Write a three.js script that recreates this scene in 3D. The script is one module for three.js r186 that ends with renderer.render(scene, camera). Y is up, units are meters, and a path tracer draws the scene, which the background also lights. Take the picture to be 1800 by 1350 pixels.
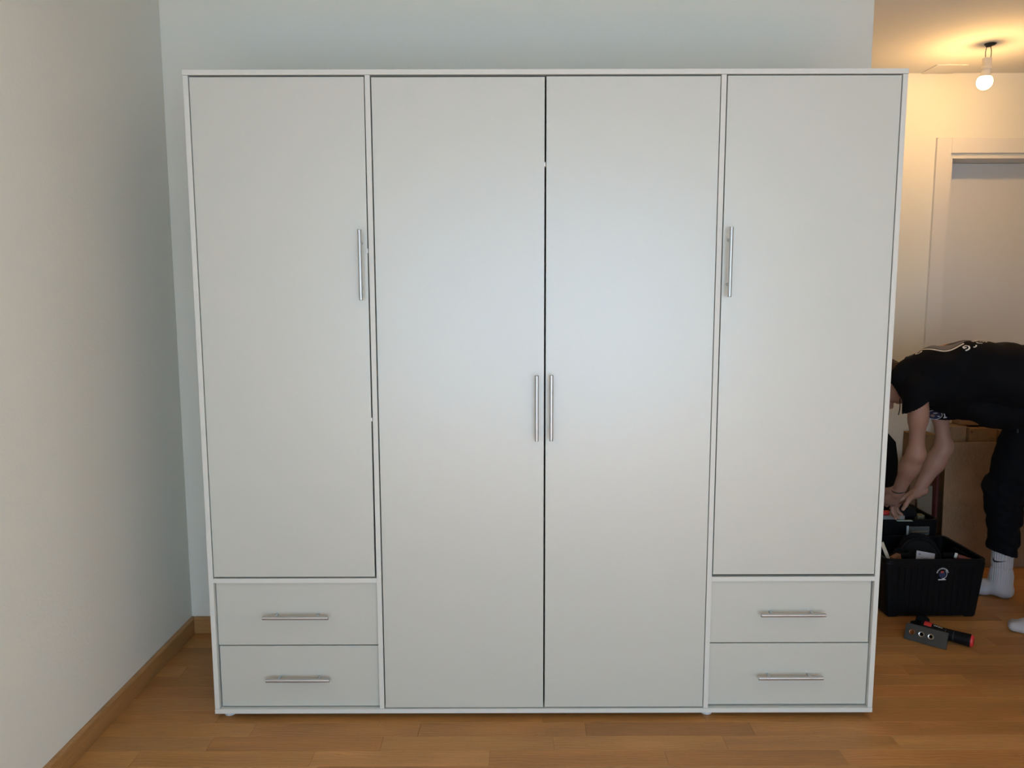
import * as THREE from 'three';
import { RoundedBoxGeometry } from 'three/addons/geometries/RoundedBoxGeometry.js';
import { DecalGeometry } from 'three/addons/geometries/DecalGeometry.js';
import { mergeGeometries, mergeVertices } from 'three/addons/utils/BufferGeometryUtils.js';
import { RectAreaLightUniformsLib } from 'three/addons/lights/RectAreaLightUniformsLib.js';

// ------------------------------------------------------------------ camera, sky, daylight, exposure
const scene = new THREE.Scene();
const camera = new THREE.PerspectiveCamera(53.13, 1800 / 1350, 0.05, 100);
camera.rotation.order = 'YXZ';
camera.position.set(-0.107, 1.4507, 2.4765);
camera.rotation.set(-0.1199, -0.0004, -0.0022);
scene.add(camera);
camera.updateMatrixWorld(true);

const renderer = new THREE.WebGLRenderer({ antialias: true });
renderer.toneMapping = THREE.LinearToneMapping;
renderer.toneMappingExposure = 0.8;
renderer.shadowMap.enabled = true;
renderer.shadowMap.type = THREE.PCFSoftShadowMap;

const SKY = new THREE.Color().setRGB(0.58, 0.85, 1.13);
scene.background = SKY.clone().multiplyScalar(1.6);           // daylight outside
RectAreaLightUniformsLib.init();
const WINDOWS = [{ x0: -0.02, x1: 1.75, y0: 0.12, y1: 2.2 }, { x0: -1.25, x1: -0.12, y0: 0.12, y1: 2.2 }], WINZ = 4.1;
WINDOWS.forEach((w, i) => {                                    // daylight of the sky through each window
  const a = new THREE.RectAreaLight(SKY.clone(), [5.0, 4.2][i], w.x1 - w.x0 - 0.16, w.y1 - w.y0 - 0.16);
  a.position.set((w.x0 + w.x1) / 2, (w.y0 + w.y1) / 2, WINZ - 0.03);
  a.lookAt(a.position.x, a.position.y, 0);
  scene.add(a);
});
const sun = new THREE.DirectionalLight(new THREE.Color().setRGB(1, 0.975, 0.90), 62);   // high sun: its patch lies on the floor by the windows, behind the camera
sun.position.set(-1.2, 9.5, 8.6); sun.target.position.set(0.6, 0, 3.4);
sun.castShadow = true; sun.shadow.mapSize.set(2048, 2048);
Object.assign(sun.shadow.camera, { left: -5, right: 5, top: 5, bottom: -5, near: 0.5, far: 25 });
scene.add(sun, sun.target);
const BULB_CANDELA = 0.92;

// ------------------------------------------------------------------ helpers
let seed = 12345;
const rnd = () => { seed = (seed * 1664525 + 1013904223) >>> 0; return seed / 4294967296; };
const rr = (a, b) => a + (b - a) * rnd();
const V = (x, y, z) => new THREE.Vector3(x, y, z);
const used = {};
function numbered(name) {
  const n = used[name] = (used[name] ?? -1) + 1;
  return n ? name + '_' + String(n).padStart(3, '0') : name;
}
function shade(m) { m.castShadow = true; m.receiveShadow = true; return m; }
function part(name, geo, mat, parent, label) {
  const m = shade(new THREE.Mesh(Array.isArray(geo) ? merge(geo) : geo, mat));
  m.name = numbered(name);
  if (label) m.userData.label = label;
  parent.add(m);
  return m;
}
function thing(name, label, category, pos = [0, 0, 0], rotY = 0, group) {
  const g = new THREE.Group();
  g.name = numbered(name);
  g.position.set(...pos); g.rotation.y = rotY;
  g.userData = { label, category };
  if (group) g.userData.group = group;
  scene.add(g);
  return g;
}
function solo(name, geo, mat, label, category, group) {
  const m = part(name, geo, mat, scene);
  m.userData = { label, category };
  if (group) m.userData.group = group;
  return m;
}
function struct(name, geo, mat, label) {
  const m = part(name, geo, mat, scene);
  m.userData = { kind: 'structure' };
  if (label) m.userData.label = label;
  return m;
}
function structGroup(name, label) {
  const g = new THREE.Group(); g.name = numbered(name);
  g.userData = { kind: 'structure' }; if (label) g.userData.label = label;
  scene.add(g); return g;
}
function plain(g) {   // same attributes everywhere so that pieces merge
  const n = g.index ? g.toNonIndexed() : g;
  for (const k of Object.keys(n.attributes)) if (!['position', 'normal', 'uv'].includes(k)) n.deleteAttribute(k);
  n.morphAttributes = {};
  return n;
}
function merge(list) { return list.length === 1 ? list[0] : mergeGeometries(list.map(plain)); }
function metric(g) {   // uv in metres from position, by the dominant axis of the normal
  const n = plain(g), p = n.attributes.position, q = n.attributes.normal, uv = [];
  for (let i = 0; i < p.count; i++) {
    const ax = Math.abs(q.getX(i)), ay = Math.abs(q.getY(i)), az = Math.abs(q.getZ(i));
    if (az >= ax && az >= ay) uv.push(p.getX(i), p.getY(i));
    else if (ax >= ay) uv.push(p.getZ(i), p.getY(i));
    else uv.push(p.getX(i), p.getZ(i));
  }
  n.setAttribute('uv', new THREE.Float32BufferAttribute(uv, 2));
  return n;
}
// box by its limits, with a small rounded edge
function bx(x0, x1, y0, y1, z0, z1, r = 0.0008, seg = 1) {
  const w = x1 - x0, h = y1 - y0, d = z1 - z0;
  const g = r > 0 ? new RoundedBoxGeometry(w, h, d, seg, Math.min(r, w / 2.1, h / 2.1, d / 2.1)) : new THREE.BoxGeometry(w, h, d);
  g.translate((x0 + x1) / 2, (y0 + y1) / 2, (z0 + z1) / 2);
  return metric(g);
}
function cyl(a, b, r0, r1 = r0, n = 20, capBevel = 0) {
  const A = V(...a), B = V(...b), L = A.distanceTo(B);
  let g;
  if (capBevel) {
    const c = capBevel;
    g = new THREE.LatheGeometry([[0, 0], [r0 - c, 0], [r0, c], [r1, L - c], [r1 - c, L], [0, L]].map((p) => new THREE.Vector2(...p)), n);
    g = creased(g);
  } else { g = new THREE.CylinderGeometry(r1, r0, L, n); g.translate(0, L / 2, 0); }
  const q = new THREE.Quaternion().setFromUnitVectors(V(0, 1, 0), B.clone().sub(A).normalize());
  g.applyQuaternion(q); g.translate(...a);
  return plain(g);
}
function creased(g) { const n = g.toNonIndexed(); n.computeVertexNormals(); return n; }
function tube(points, r, n = 40, m = 10) {
  return plain(new THREE.TubeGeometry(new THREE.CatmullRomCurve3(points.map((p) => V(...p))), n, r, m));
}
// loft through rings of equal point count; rings: arrays of [x, y, z]
function loft(rings, capStart = true, capEnd = true) {
  const pos = [], n = rings[0].length;
  const tri = (a, b, c) => pos.push(...a, ...b, ...c);
  for (let k = 0; k + 1 < rings.length; k++) for (let i = 0; i < n; i++) {
    const j = (i + 1) % n, a = rings[k][i], b = rings[k][j], c = rings[k + 1][j], d = rings[k + 1][i];
    tri(a, b, c); tri(a, c, d);
  }
  const cap = (ring, flip) => {
    const c = [0, 1, 2].map((q) => ring.reduce((s, p) => s + p[q], 0) / n);
    for (let i = 0; i < n; i++) { const j = (i + 1) % n; flip ? tri(c, ring[j], ring[i]) : tri(c, ring[i], ring[j]); }
  };
  if (capStart) cap(rings[0], true);
  if (capEnd) cap(rings[rings.length - 1], false);
  const g = new THREE.BufferGeometry();
  g.setAttribute('position', new THREE.Float32BufferAttribute(pos, 3));
  g.computeVertexNormals();
  g.setAttribute('uv', new THREE.Float32BufferAttribute(new Float32Array(pos.length / 3 * 2), 2));
  return metric(g);
}
function roundRect(x0, x1, z0, z1, r, y, n = 5) {   // anticlockwise seen from above
  const out = [], c = [[x1 - r, z0 + r, -90], [x0 + r, z0 + r, -180], [x0 + r, z1 - r, -270], [x1 - r, z1 - r, -360]];
  for (const [cx, cz, a0] of c) for (let i = 0; i <= n; i++) {
    const a = (a0 + 90 - 90 * i / n) * Math.PI / 180;
    out.push([cx + r * Math.cos(a), y, cz + r * Math.sin(a)]);
  }
  return out;
}

// ------------------------------------------------------------------ textures
function hash2(x, y) { let h = (x * 374761393 + y * 668265263) | 0; h = Math.imul(h ^ (h >>> 13), 1274126177); return ((h ^ (h >>> 16)) >>> 0) / 4294967296; }
function noise(x, y, px, py) {   // value noise that repeats after px, py cells
  const xi = Math.floor(x), yi = Math.floor(y), fx = x - xi, fy = y - yi;
  const u = fx * fx * (3 - 2 * fx), v = fy * fy * (3 - 2 * fy), X = (i) => ((i % px) + px) % px, Y = (i) => ((i % py) + py) % py;
  const a = hash2(X(xi), Y(yi)), b = hash2(X(xi + 1), Y(yi)), c = hash2(X(xi), Y(yi + 1)), d = hash2(X(xi + 1), Y(yi + 1));
  return a + (b - a) * u + (c - a) * v + (a - b - c + d) * u * v;
}
function texture(w, h, f, srgb, repeat = [1, 1]) {
  const data = new Uint8Array(w * h * 4);
  for (let y = 0; y < h; y++) for (let x = 0; x < w; x++) {
    const c = f(x / w, y / h), i = (y * w + x) * 4;
    for (let k = 0; k < 3; k++) data[i + k] = Math.max(0, Math.min(255, Math.round((Array.isArray(c) ? c[k] : c) * 255)));
    data[i + 3] = 255;
  }
  const t = new THREE.DataTexture(data, w, h, THREE.RGBAFormat);
  t.wrapS = t.wrapT = THREE.RepeatWrapping; t.magFilter = THREE.LinearFilter; t.minFilter = THREE.LinearMipmapLinearFilter; t.generateMipmaps = true;
  if (srgb) t.colorSpace = THREE.SRGBColorSpace;
  t.repeat.set(...repeat); t.needsUpdate = true;
  return t;
}
// oak: growth bands along u, fine pores, an occasional cathedral; one repeat is 1 m by 0.5 m
const oakF = (u, v) => {
  const warp = noise(u * 6, v * 8, 6, 8) * 0.9 + noise(u * 14, v * 20, 14, 20) * 0.25;
  const band = 0.5 + 0.5 * Math.sin((v * 46 + warp * 3.1) * 2 * Math.PI);
  const fine = noise(u * 24, v * 420, 24, 420), pore = noise(u * 60, v * 500, 60, 500);
  const broad = noise(u * 5, v * 12, 5, 12);
  return 0.80 + 0.10 * (broad - 0.5) - 0.075 * band * noise(u * 4, v * 9, 4, 9) + 0.09 * (fine - 0.5) - (pore > 0.78 ? 0.10 * (pore - 0.78) / 0.22 : 0);
};
const oakMap = texture(1024, 1024, (u, v) => { const t = oakF(u, v); return [t, t * (0.985 + 0.015 * t), t * (0.95 + 0.05 * t)]; }, true, [1, 2]);
const oakBump = texture(1024, 1024, (u, v) => { const p = noise(u * 60, v * 500, 60, 500); return 0.7 - (p > 0.74 ? (p - 0.74) * 1.6 : 0) + 0.1 * noise(u * 24, v * 420, 24, 420); }, false, [1, 2]);
const plasterBump = texture(512, 512, (u, v) => 0.5 + 0.3 * (noise(u * 64, v * 64, 64, 64) - 0.5) + 0.25 * (noise(u * 160, v * 160, 160, 160) - 0.5), false, [2, 2]);
// pressed linen relief of the white foil: fine threads both ways
const linenBump = texture(512, 512, (u, v) => 0.5 + 0.25 * (noise(u * 200, v * 26, 200, 26) - 0.5) + 0.25 * (noise(u * 26, v * 200, 26, 200) - 0.5), false, [5, 5]);
const knit = texture(256, 256, (u, v) => 0.5 + 0.25 * Math.sin(u * 64 * 2 * Math.PI) + 0.25 * noise(u * 90, v * 90, 90, 90), false, [12, 12]);
const boardMap = texture(512, 512, (u, v) => { const t = 0.86 + 0.10 * (noise(u * 6, v * 6, 6, 6) - 0.5) + 0.10 * (noise(u * 160, v * 30, 160, 30) - 0.5); return [t, t, t]; }, true, [3, 3]);

// ------------------------------------------------------------------ materials
const std = (rgb, roughness, extra = {}) => new THREE.MeshStandardMaterial({ color: new THREE.Color().setRGB(...rgb), roughness, ...extra });
const phys = (rgb, roughness, extra = {}) => new THREE.MeshPhysicalMaterial({ color: new THREE.Color().setRGB(...rgb), roughness, ...extra });
const M = {
  wall: std([0.80, 0.782, 0.695], 0.92, { bumpMap: plasterBump, bumpScale: 0.0006 }),
  ceiling: std([0.82, 0.805, 0.75], 0.95),
  oakFloor: std([1, 1, 1], 0.5, { map: oakMap, bumpMap: oakBump, bumpScale: 0.0002, vertexColors: true }),
  oakTrim: std([0.70, 0.35, 0.125], 0.42, { map: oakMap, bumpMap: oakBump, bumpScale: 0.0002 }),
  subfloor: std([0.06, 0.04, 0.025], 0.95),
  foil: phys([0.545, 0.555, 0.50], 0.37, { ior: 2.0, bumpMap: linenBump, bumpScale: 0.00025}),
  foilEdge: std([0.665, 0.66, 0.61], 0.45),
  inside: std([0.30, 0.29, 0.28], 0.8),
  alu: std([0.52, 0.52, 0.52], 0.34, { metalness: 0.9 }),
  steel: std([0.55, 0.54, 0.52], 0.3, { metalness: 1 }),
  footPlastic: std([0.6, 0.6, 0.6], 0.5),
  doorPaint: std([0.76, 0.74, 0.70], 0.4),
  blackPlastic: phys([0.005, 0.005, 0.006], 0.45, { specularIntensity: 0.3 }),
  blackRubber: phys([0.007, 0.007, 0.008], 0.75, { specularIntensity: 0.3 }),
  greyPlastic: std([0.022, 0.022, 0.023], 0.6),
  redPlastic: std([0.62, 0.03, 0.03], 0.4),
  cardboard: std([0.36, 0.205, 0.085], 0.9, { map: boardMap }),
  cardboardPale: std([0.37, 0.24, 0.145], 0.9, { map: boardMap }),
  cardEdge: std([0.55, 0.38, 0.22], 0.95),
  paper: std([0.80, 0.79, 0.76], 0.85),
  shirt: phys([0.0035, 0.0035, 0.005], 0.9, { specularIntensity: 0.3 }),
  trousers: phys([0.004, 0.004, 0.0055], 0.92, { specularIntensity: 0.3 }),
  sock: std([0.55, 0.53, 0.55], 0.95, { bumpMap: knit, bumpScale: 0.0012 }),
  skin: std([0.34, 0.185, 0.135], 0.6),
  hair: std([0.055, 0.028, 0.014], 0.6),
  ceramic: std([0.72, 0.68, 0.60], 0.4),
  darkHole: std([0.02, 0.022, 0.02], 0.9),
  wire: std([0.012, 0.012, 0.012], 0.8),
};

// ------------------------------------------------------------------ the room
const CEIL = 2.59, WX = -1.482, WZ = -0.678, FARZ = -1.744, ENDX = 1.314;
{
  const T = 0.12;
  struct('wall_left', bx(WX - T, WX, -0.1, CEIL, WZ - T, 4.1 + T, 0), M.wall, 'plain off-white wall along the left side of the room');
  struct('wall_back', bx(WX, ENDX, -0.1, CEIL, WZ - T, WZ, 0.002), M.wall, 'plain off-white wall behind the wardrobe');
  struct('wall_hall_left', bx(ENDX - T, ENDX, -0.1, CEIL, FARZ, WZ - T, 0), M.wall);
  // far wall of the hall with its doorway
  const D0 = 2.225, D1 = 3.12, DT = 2.165;
  struct('wall_hall', [bx(ENDX - T, D0, -0.1, CEIL, FARZ - 0.2, FARZ, 0), bx(D1, 3.5, -0.1, CEIL, FARZ - 0.2, FARZ, 0), bx(D0, D1, DT, CEIL, FARZ - 0.2, FARZ, 0)], M.wall, 'hall wall around the white door at the far end');
  struct('wall_behind_door', bx(D0 - 0.1, D1 + 0.1, -0.1, DT + 0.1, FARZ - 0.28, FARZ - 0.205, 0), M.wall);
  struct('wall_hall_right', bx(3.4, 3.4 + T, -0.1, CEIL, FARZ, 0.5, 0), M.wall);
  struct('wall_right', [bx(2.1, 2.1 + T, -0.1, CEIL, 0.4, 4.1 + T, 0), bx(2.1 + T, 3.4, -0.1, CEIL, 0.4, 0.4 + T, 0)], M.wall);
  const [wr, wl] = WINDOWS, wz0 = WINZ, wz1 = WINZ + T;
  struct('wall_front', [bx(WX, wl.x0, -0.1, CEIL, wz0, wz1, 0), bx(wl.x1, wr.x0, -0.1, CEIL, wz0, wz1, 0), bx(wr.x1, 2.1, -0.1, CEIL, wz0, wz1, 0), ...WINDOWS.flatMap((w) => [bx(w.x0, w.x1, -0.1, w.y0, wz0, wz1, 0), bx(w.x0, w.x1, w.y1, CEIL, wz0, wz1, 0)])], M.wall);
  struct('ceiling', bx(WX - T, 3.52, CEIL, CEIL + 0.12, FARZ - 0.2, 4.1 + T, 0), M.ceiling);
  const hatch = bx(2.055, 2.215, CEIL - 0.005, CEIL, -1.735, -1.583, 0.001);
  struct('trim_1', hatch, M.ceiling, 'small square access hatch in the hall ceiling');
  // windows behind the camera
  const glass = new THREE.MeshPhysicalMaterial({ transmission: 1, thickness: 0, roughness: 0, ior: 1.45 });
  WINDOWS.forEach((o, i) => {
    const w = structGroup('window_' + (i + 1), 'tall window behind the viewer');
    const f = 0.07, zc = WINZ + 0.05, xm = (o.x0 + o.x1) / 2;
    part('window_frame', [bx(o.x0, o.x0 + f, o.y0, o.y1, zc, zc + 0.06), bx(o.x1 - f, o.x1, o.y0, o.y1, zc, zc + 0.06), bx(o.x0, o.x1, o.y0, o.y0 + f, zc, zc + 0.06), bx(o.x0, o.x1, o.y1 - f, o.y1, zc, zc + 0.06), bx(xm - f / 2, xm + f / 2, o.y0, o.y1, zc, zc + 0.06)], M.doorPaint, w);
    part('pane', bx(o.x0 + f, xm - f / 2, o.y0 + f, o.y1 - f, zc + 0.025, zc + 0.035, 0), glass, w);
    part('pane', bx(xm + f / 2, o.x1 - f, o.y0 + f, o.y1 - f, zc + 0.025, zc + 0.035, 0), glass, w);
  });
  // skirting boards
  const prof = new THREE.Shape();
  prof.moveTo(0, 0); prof.lineTo(0.016, 0); prof.lineTo(0.016, 0.060); prof.quadraticCurveTo(0.016, 0.069, 0.008, 0.0705); prof.lineTo(0, 0.0705); prof.closePath();
  const skirt = (len) => metric(creased(new THREE.ExtrudeGeometry(prof, { depth: len, bevelEnabled: false, curveSegments: 6 })));
  const swap = (g) => { const uv = g.attributes.uv; for (let i = 0; i < uv.count; i++) uv.setXY(i, uv.getX(i), uv.getY(i)); return g; };
  const l = skirt(4.1 - WZ); l.translate(WX, 0, WZ);
  struct('baseboard_left', swap(l), M.oakTrim, 'oak skirting board along the left wall');
  const b = skirt(ENDX - WX - 0.016); b.rotateY(-Math.PI / 2); b.translate(ENDX, 0, WZ);
  struct('baseboard_back', metric(b), M.oakTrim, 'oak skirting board on the wall behind the wardrobe');
  // hall door: architrave, lining, leaf set deep in the wall
  const d = structGroup('door_1', 'white door in the far wall of the hall, lit by the bulb');
  const A0 = 2.158, A1 = 3.19, AT = 2.257, I0 = 2.236, I1 = 3.11, IT = 2.177, z = FARZ;
  part('architrave', [bx(A0, I0, 0, AT, z, z + 0.018, 0.002, 2), bx(I1, A1, 0, AT, z, z + 0.018, 0.002, 2), bx(I0, I1, IT, AT, z, z + 0.018, 0.002, 2)], M.doorPaint, d);
  part('door_lining', [bx(D0, 2.250, 0, 2.150, z - 0.15, z + 0.008, 0.001), bx(3.096, D1, 0, 2.150, z - 0.15, z + 0.008, 0.001), bx(D0, D1, 2.150, DT, z - 0.15, z + 0.008, 0.001)], M.doorPaint, d);
  part('door_leaf', bx(2.251, 3.095, 0.008, 2.149, z - 0.19, z - 0.148, 0.002, 2), M.doorPaint, d);
  const h = part('door_handle', [cyl([3.03, 1.05, z - 0.148], [3.03, 1.05, z - 0.095], 0.009), cyl([3.035, 1.05, z - 0.098], [2.91, 1.05, z - 0.098], 0.009), cyl([3.03, 1.05, z - 0.1495], [3.03, 1.05, z - 0.141], 0.025)], M.steel, d);
}

// floor of oak strips, laid along x in rows
{
  const floor = structGroup('floor', 'orange-brown oak strip parquet');
  part('subfloor', bx(WX - 0.12, 3.52, -0.14, -0.0125, FARZ - 0.2, 4.22, 0), M.subfloor, floor);
  const P = 0.0799, Z0 = 0.0279, tones = [[0.38, 0.162, 0.043], [0.36, 0.148, 0.038], [0.41, 0.180, 0.050], [0.34, 0.138, 0.034], [0.39, 0.170, 0.045], [0.37, 0.150, 0.040], [0.415, 0.190, 0.056]];
  const toCam = new THREE.Vector3();
  const inFrame = (x, z) => {   // does the photograph show this spot of floor?
    toCam.set(x, 0, z).project(camera);
    if (Math.abs(toCam.x) > 1.02 || Math.abs(toCam.y) > 1.04 || z > camera.position.z - 0.2) return false;
    const c = camera.position, t = (c.z - 0) / (c.z - z);
    if (z < 0) { const wx = c.x + (x - c.x) * t, wy = c.y + (0 - c.y) * t; if (Math.abs(wx) < 1.12 && wy > 0.018) return false; }
    return true;
  };
  const strip = (x0, x1, z0, z1, tone, v) => {   // chamfered strip: top, four chamfers, four sides
    const g = 0.0002, c = 0.0006, y = -0.0009 + v[2], b = -0.012;
    const q = (a, e, m) => [[a + m, e], [a + m, e], [a + m, e]];
    const R = (m, yy) => [[x0 + m, yy, z1 - m], [x1 - m, yy, z1 - m], [x1 - m, yy, z0 + m], [x0 + m, yy, z0 + m]];
    const rings = [R(g, b), R(g, y - c), R(g + c, y)], pos = [], uv = [], col = [];
    const add = (p) => { pos.push(...p); uv.push(p[0] - x0 + v[0], p[2] - z0 + v[1]); col.push(...tone); };
    for (let k = 0; k < 2; k++) for (let i = 0; i < 4; i++) { const j = (i + 1) % 4; for (const p of [rings[k][i], rings[k][j], rings[k + 1][j], rings[k][i], rings[k + 1][j], rings[k + 1][i]]) add(p); }
    const t = rings[2]; for (const p of [t[0], t[1], t[2], t[0], t[2], t[3]]) add(p);
    const geo = new THREE.BufferGeometry();
    geo.setAttribute('position', new THREE.Float32BufferAttribute(pos, 3));
    geo.setAttribute('uv', new THREE.Float32BufferAttribute(uv, 2));
    geo.setAttribute('color', new THREE.Float32BufferAttribute(col, 3));
    geo.computeVertexNormals();
    return geo;
  };
  const rest = [];
  for (let r = Math.ceil((FARZ - Z0) / P); r * P + Z0 - P < 4.1; r++) {
    const z1 = Z0 + r * P, z0 = z1 - P;
    const LEN = 0.5555, seam = { 0: -0.560, 1: -0.418, 2: -0.530, 3: -0.735 }[r];   // all strips are one length, each row shifted
    let x = WX - (seam === undefined ? rr(0, LEN) : LEN - (((seam - WX) % LEN) + LEN) % LEN);
    while (x < 3.4) {
      const len = LEN;
      const a = Math.max(x, WX), b = Math.min(x + len, 3.4);
      x += len;
      if (b - a < 0.02) continue;
      const t = tones[Math.floor(rnd() * tones.length)], k = rr(0.92, 1.08), tone = t.map((c, i) => c * k * [1.97, 2.10, 2.25][i]);
      const g = strip(a, b, z0, z1, tone, [rnd() * 3, Math.floor(rnd() * 12) / 12 + rr(0, 0.05), -rnd() * 0.0002]);
      let seen = false;
      for (let i = 0; i <= 6 && !seen; i++) for (const w of [0.15, 0.85]) if (inFrame(a + (b - a) * i / 6, z0 + (z1 - z0) * w)) seen = true;
      if (seen) part('plank', g, M.oakFloor, floor); else rest.push(g);
    }
  }
  const m = part('hidden_planks', mergeGeometries(rest), M.oakFloor, floor);
  m.userData.kind = 'stuff';
}

// ------------------------------------------------------------------ wardrobe
{
  const H = 2.134, B = 0.0175, W = 1.1255, D = -0.58, T = 0.0165;
  const w = thing('wardrobe', 'large white four-door wardrobe with drawers at both sides', 'wardrobe');
  part('side_panel', bx(-W + 0.0010, -W + 0.0168, B + T, H - T, D, 0, 0.0007), M.foilEdge, w);
  part('side_panel', bx(W - 0.0168, W - 0.0010, B + T, H - T, D, 0, 0.0007), M.foilEdge, w);
  part('top_panel', bx(-W, W, H - T + 0.0008, H, D, 0.001, 0.0007), M.foilEdge, w);
  part('bottom_panel', bx(-W + 0.0005, W - 0.0005, B, B + T - 0.0008, D, 0.001, 0.0007), M.foilEdge, w);
  part('divider', bx(-0.5612, -0.5450, B + T, H - T, D, 0, 0.0007), M.foilEdge, w);
  part('divider', bx(0.5460, 0.5622, B + T, H - T, D, 0, 0.0007), M.foilEdge, w);
  part('shelf_panel', bx(-1.1087, -0.5612, 0.4815, 0.4972, D, -0.0005, 0.0007), M.foilEdge, w);
  part('shelf_panel', bx(0.5622, 1.1087, 0.4838, 0.4996, D, -0.0005, 0.0007), M.foilEdge, w);
  part('back_panel', bx(-W + 0.002, W - 0.002, B, H - 0.002, D - 0.004, D, 0), M.inside, w);
  const bar = (c, dir, L) => {   // bar handle on two posts; c = middle of the bar, L its length, door face lies 0.032 behind
    const r = 0.0062, s = 0.315 * L, e = dir === 'y' ? [0, 1, 0] : [1, 0, 0];
    const at = (t, dz = 0) => [c[0] + e[0] * t, c[1] + e[1] * t, c[2] + dz];
    return [cyl(at(-L / 2), at(L / 2), r, r, 24, 0.0012), cyl(at(-s, -0.032), at(-s), 0.0042, 0.0042, 14), cyl(at(s, -0.032), at(s), 0.0042, 0.0042, 14)];
  };
  const zd = -0.002;
  const door = (x0, x1, y0, y1, hx, h0, h1, label) => {
    const d = part('door', bx(x0, x1, y0, y1, zd - 0.016, zd, 0.0008), M.foil, w, label);
    part('handle', bar([hx, (h0 + h1) / 2, zd + 0.032], 'y', h1 - h0), M.alu, d);
    return d;
  };
  const sagging = door(-1.1060, -0.5672, 0.5025, 2.1128, -0.5835, 1.4240, 1.6450), at = sagging.geometry.attributes.position;
  for (let i = 0; i < at.count; i++) if (at.getX(i) > -0.7) at.setX(i, at.getX(i) + (at.getY(i) - 0.5) * 0.0020);   // its gap to the divider widens downwards
  door(-0.5412, -0.0020, 0.0372, 2.1115, -0.0265, 0.9680, 1.1830);
  door(0.0032, 0.5438, 0.0380, 2.1130, 0.0205, 0.9690, 1.1845);
  door(0.5660, 1.1060, 0.5080, 2.1142, 0.5830, 1.4320, 1.6510);
  const zr = -0.014;
  const drawer = (x0, x1, y0, y1, h0, h1, hy) => {
    const d = part('drawer', [bx(x0, x1, y0, y1, zr - 0.016, zr, 0.0008), bx(x0 + 0.02, x1 - 0.02, y0 + 0.02, y1 - 0.04, -0.5, zr - 0.016, 0)], M.foil, w);
    part('handle', bar([(h0 + h1) / 2, hy, zr + 0.032], 'x', h1 - h0), M.alu, d);
  };
  drawer(-1.1058, -0.5630, 0.2580, 0.4800, -0.9438, -0.7223, 0.3670);
  drawer(-1.1035, -0.5630, 0.0375, 0.2542, -0.9408, -0.7243, 0.1459);
  drawer(0.5638, 1.1040, 0.2628, 0.4822, 0.7258, 0.9433, 0.3725);
  drawer(0.5638, 1.1062, 0.0400, 0.2590, 0.7248, 0.9443, 0.1500);
  for (const [x, z] of [[-1.085, -0.035], [0.565, -0.035], [-0.555, -0.10], [1.07, -0.06], [-1.085, -0.54], [-0.555, -0.54], [0.565, -0.54], [1.085, -0.54]])
    part('foot', cyl([x, 0, z], [x, B, z], 0.019, 0.016, 24), M.footPlastic, w);
  part('bumper', bx(-0.0026, 0.0012, 1.840, 1.854, -0.016, -0.001, 0.0005), M.paper, w, 'small white door bumper in the middle gap');
  part('bumper', bx(-0.5674, -0.5630, 1.573, 1.587, -0.016, -0.001, 0.0005), M.paper, w);
  part('bumper', bx(-0.5674, -0.5630, 1.030, 1.042, -0.016, -0.001, 0.0005), M.paper, w);
}

// ------------------------------------------------------------------ bare bulb in the hall
{
  const P = [2.124, CEIL, -1.259];
  const b = thing('pendant_bulb', 'glowing bare bulb hanging from two wires on the hall ceiling', 'light bulb', [0, 0, 0]);
  part('ceiling_cap', [cyl([P[0], P[1] - 0.006, P[2]], [P[0], P[1] - 0.0005, P[2]], 0.020, 0.026, 28), cyl([P[0] - 0.014, P[1] - 0.016, P[2] + 0.012], [P[0] - 0.014, P[1] - 0.004, P[2] + 0.012], 0.012, 0.016, 16)], M.darkHole, b, 'dark cable outlet');
  part('wire', tube([[P[0] - 0.020, P[1] - 0.010, P[2] + 0.01], [P[0] - 0.022, P[1] - 0.035, P[2] + 0.004], [P[0] - 0.018, P[1] - 0.072, P[2]]], 0.0017, 20, 8), M.wire, b);
  part('wire', tube([[P[0] - 0.006, P[1] - 0.010, P[2] + 0.01], [P[0] + 0.004, P[1] - 0.030, P[2] + 0.004], [P[0] + 0.006, P[1] - 0.072, P[2]]], 0.0017, 20, 8), M.wire, b);
  const c = [2.114, -1.259];
  part('socket', [bx(c[0] - 0.017, c[0] + 0.017, 2.487, 2.527, c[1] - 0.013, c[1] + 0.013, 0.003, 2), cyl([c[0] - 0.001, 2.474, c[1]], [c[0], 2.488, c[1]], 0.024, 0.023, 28, 0.002), cyl([c[0] - 0.001, 2.466, c[1]], [c[0], 2.475, c[1]], 0.020, 0.021, 28)], M.ceramic, b, 'white terminal block and socket');
  part('bulb_base', cyl([c[0] - 0.004, 2.440, c[1]], [c[0] - 0.001, 2.467, c[1]], 0.0265, 0.0195, 32), M.ceramic, b);
  const glow = new THREE.MeshStandardMaterial({ color: 0xffffff, emissive: new THREE.Color().setRGB(1, 0.72, 0.38), emissiveIntensity: 9, roughness: 0.4 });
  const pts = []; for (let i = 0; i <= 20; i++) { const a = Math.PI * i / 20; pts.push(new THREE.Vector2(Math.max(0, 0.0345 * Math.sin(a) * (i < 13 ? 1 : 1 - 0.02 * (i - 13))), -0.036 * Math.cos(a))); }
  const globe = new THREE.LatheGeometry(pts, 32); globe.rotateZ(-0.22); globe.translate(c[0] - 0.005, 2.419, c[1]);
  const gm = part('bulb_globe', globe, glow, b, 'glowing round globe'); gm.castShadow = false;
  const lamp = new THREE.PointLight(new THREE.Color().setRGB(1, 0.56, 0.20), BULB_CANDELA, 0, 2);
  lamp.position.set(c[0] - 0.005, 2.412, c[1]); lamp.castShadow = true; lamp.shadow.radius = 1.25;
  lamp.name = numbered('bulb_light');
  b.add(lamp);
}

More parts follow.
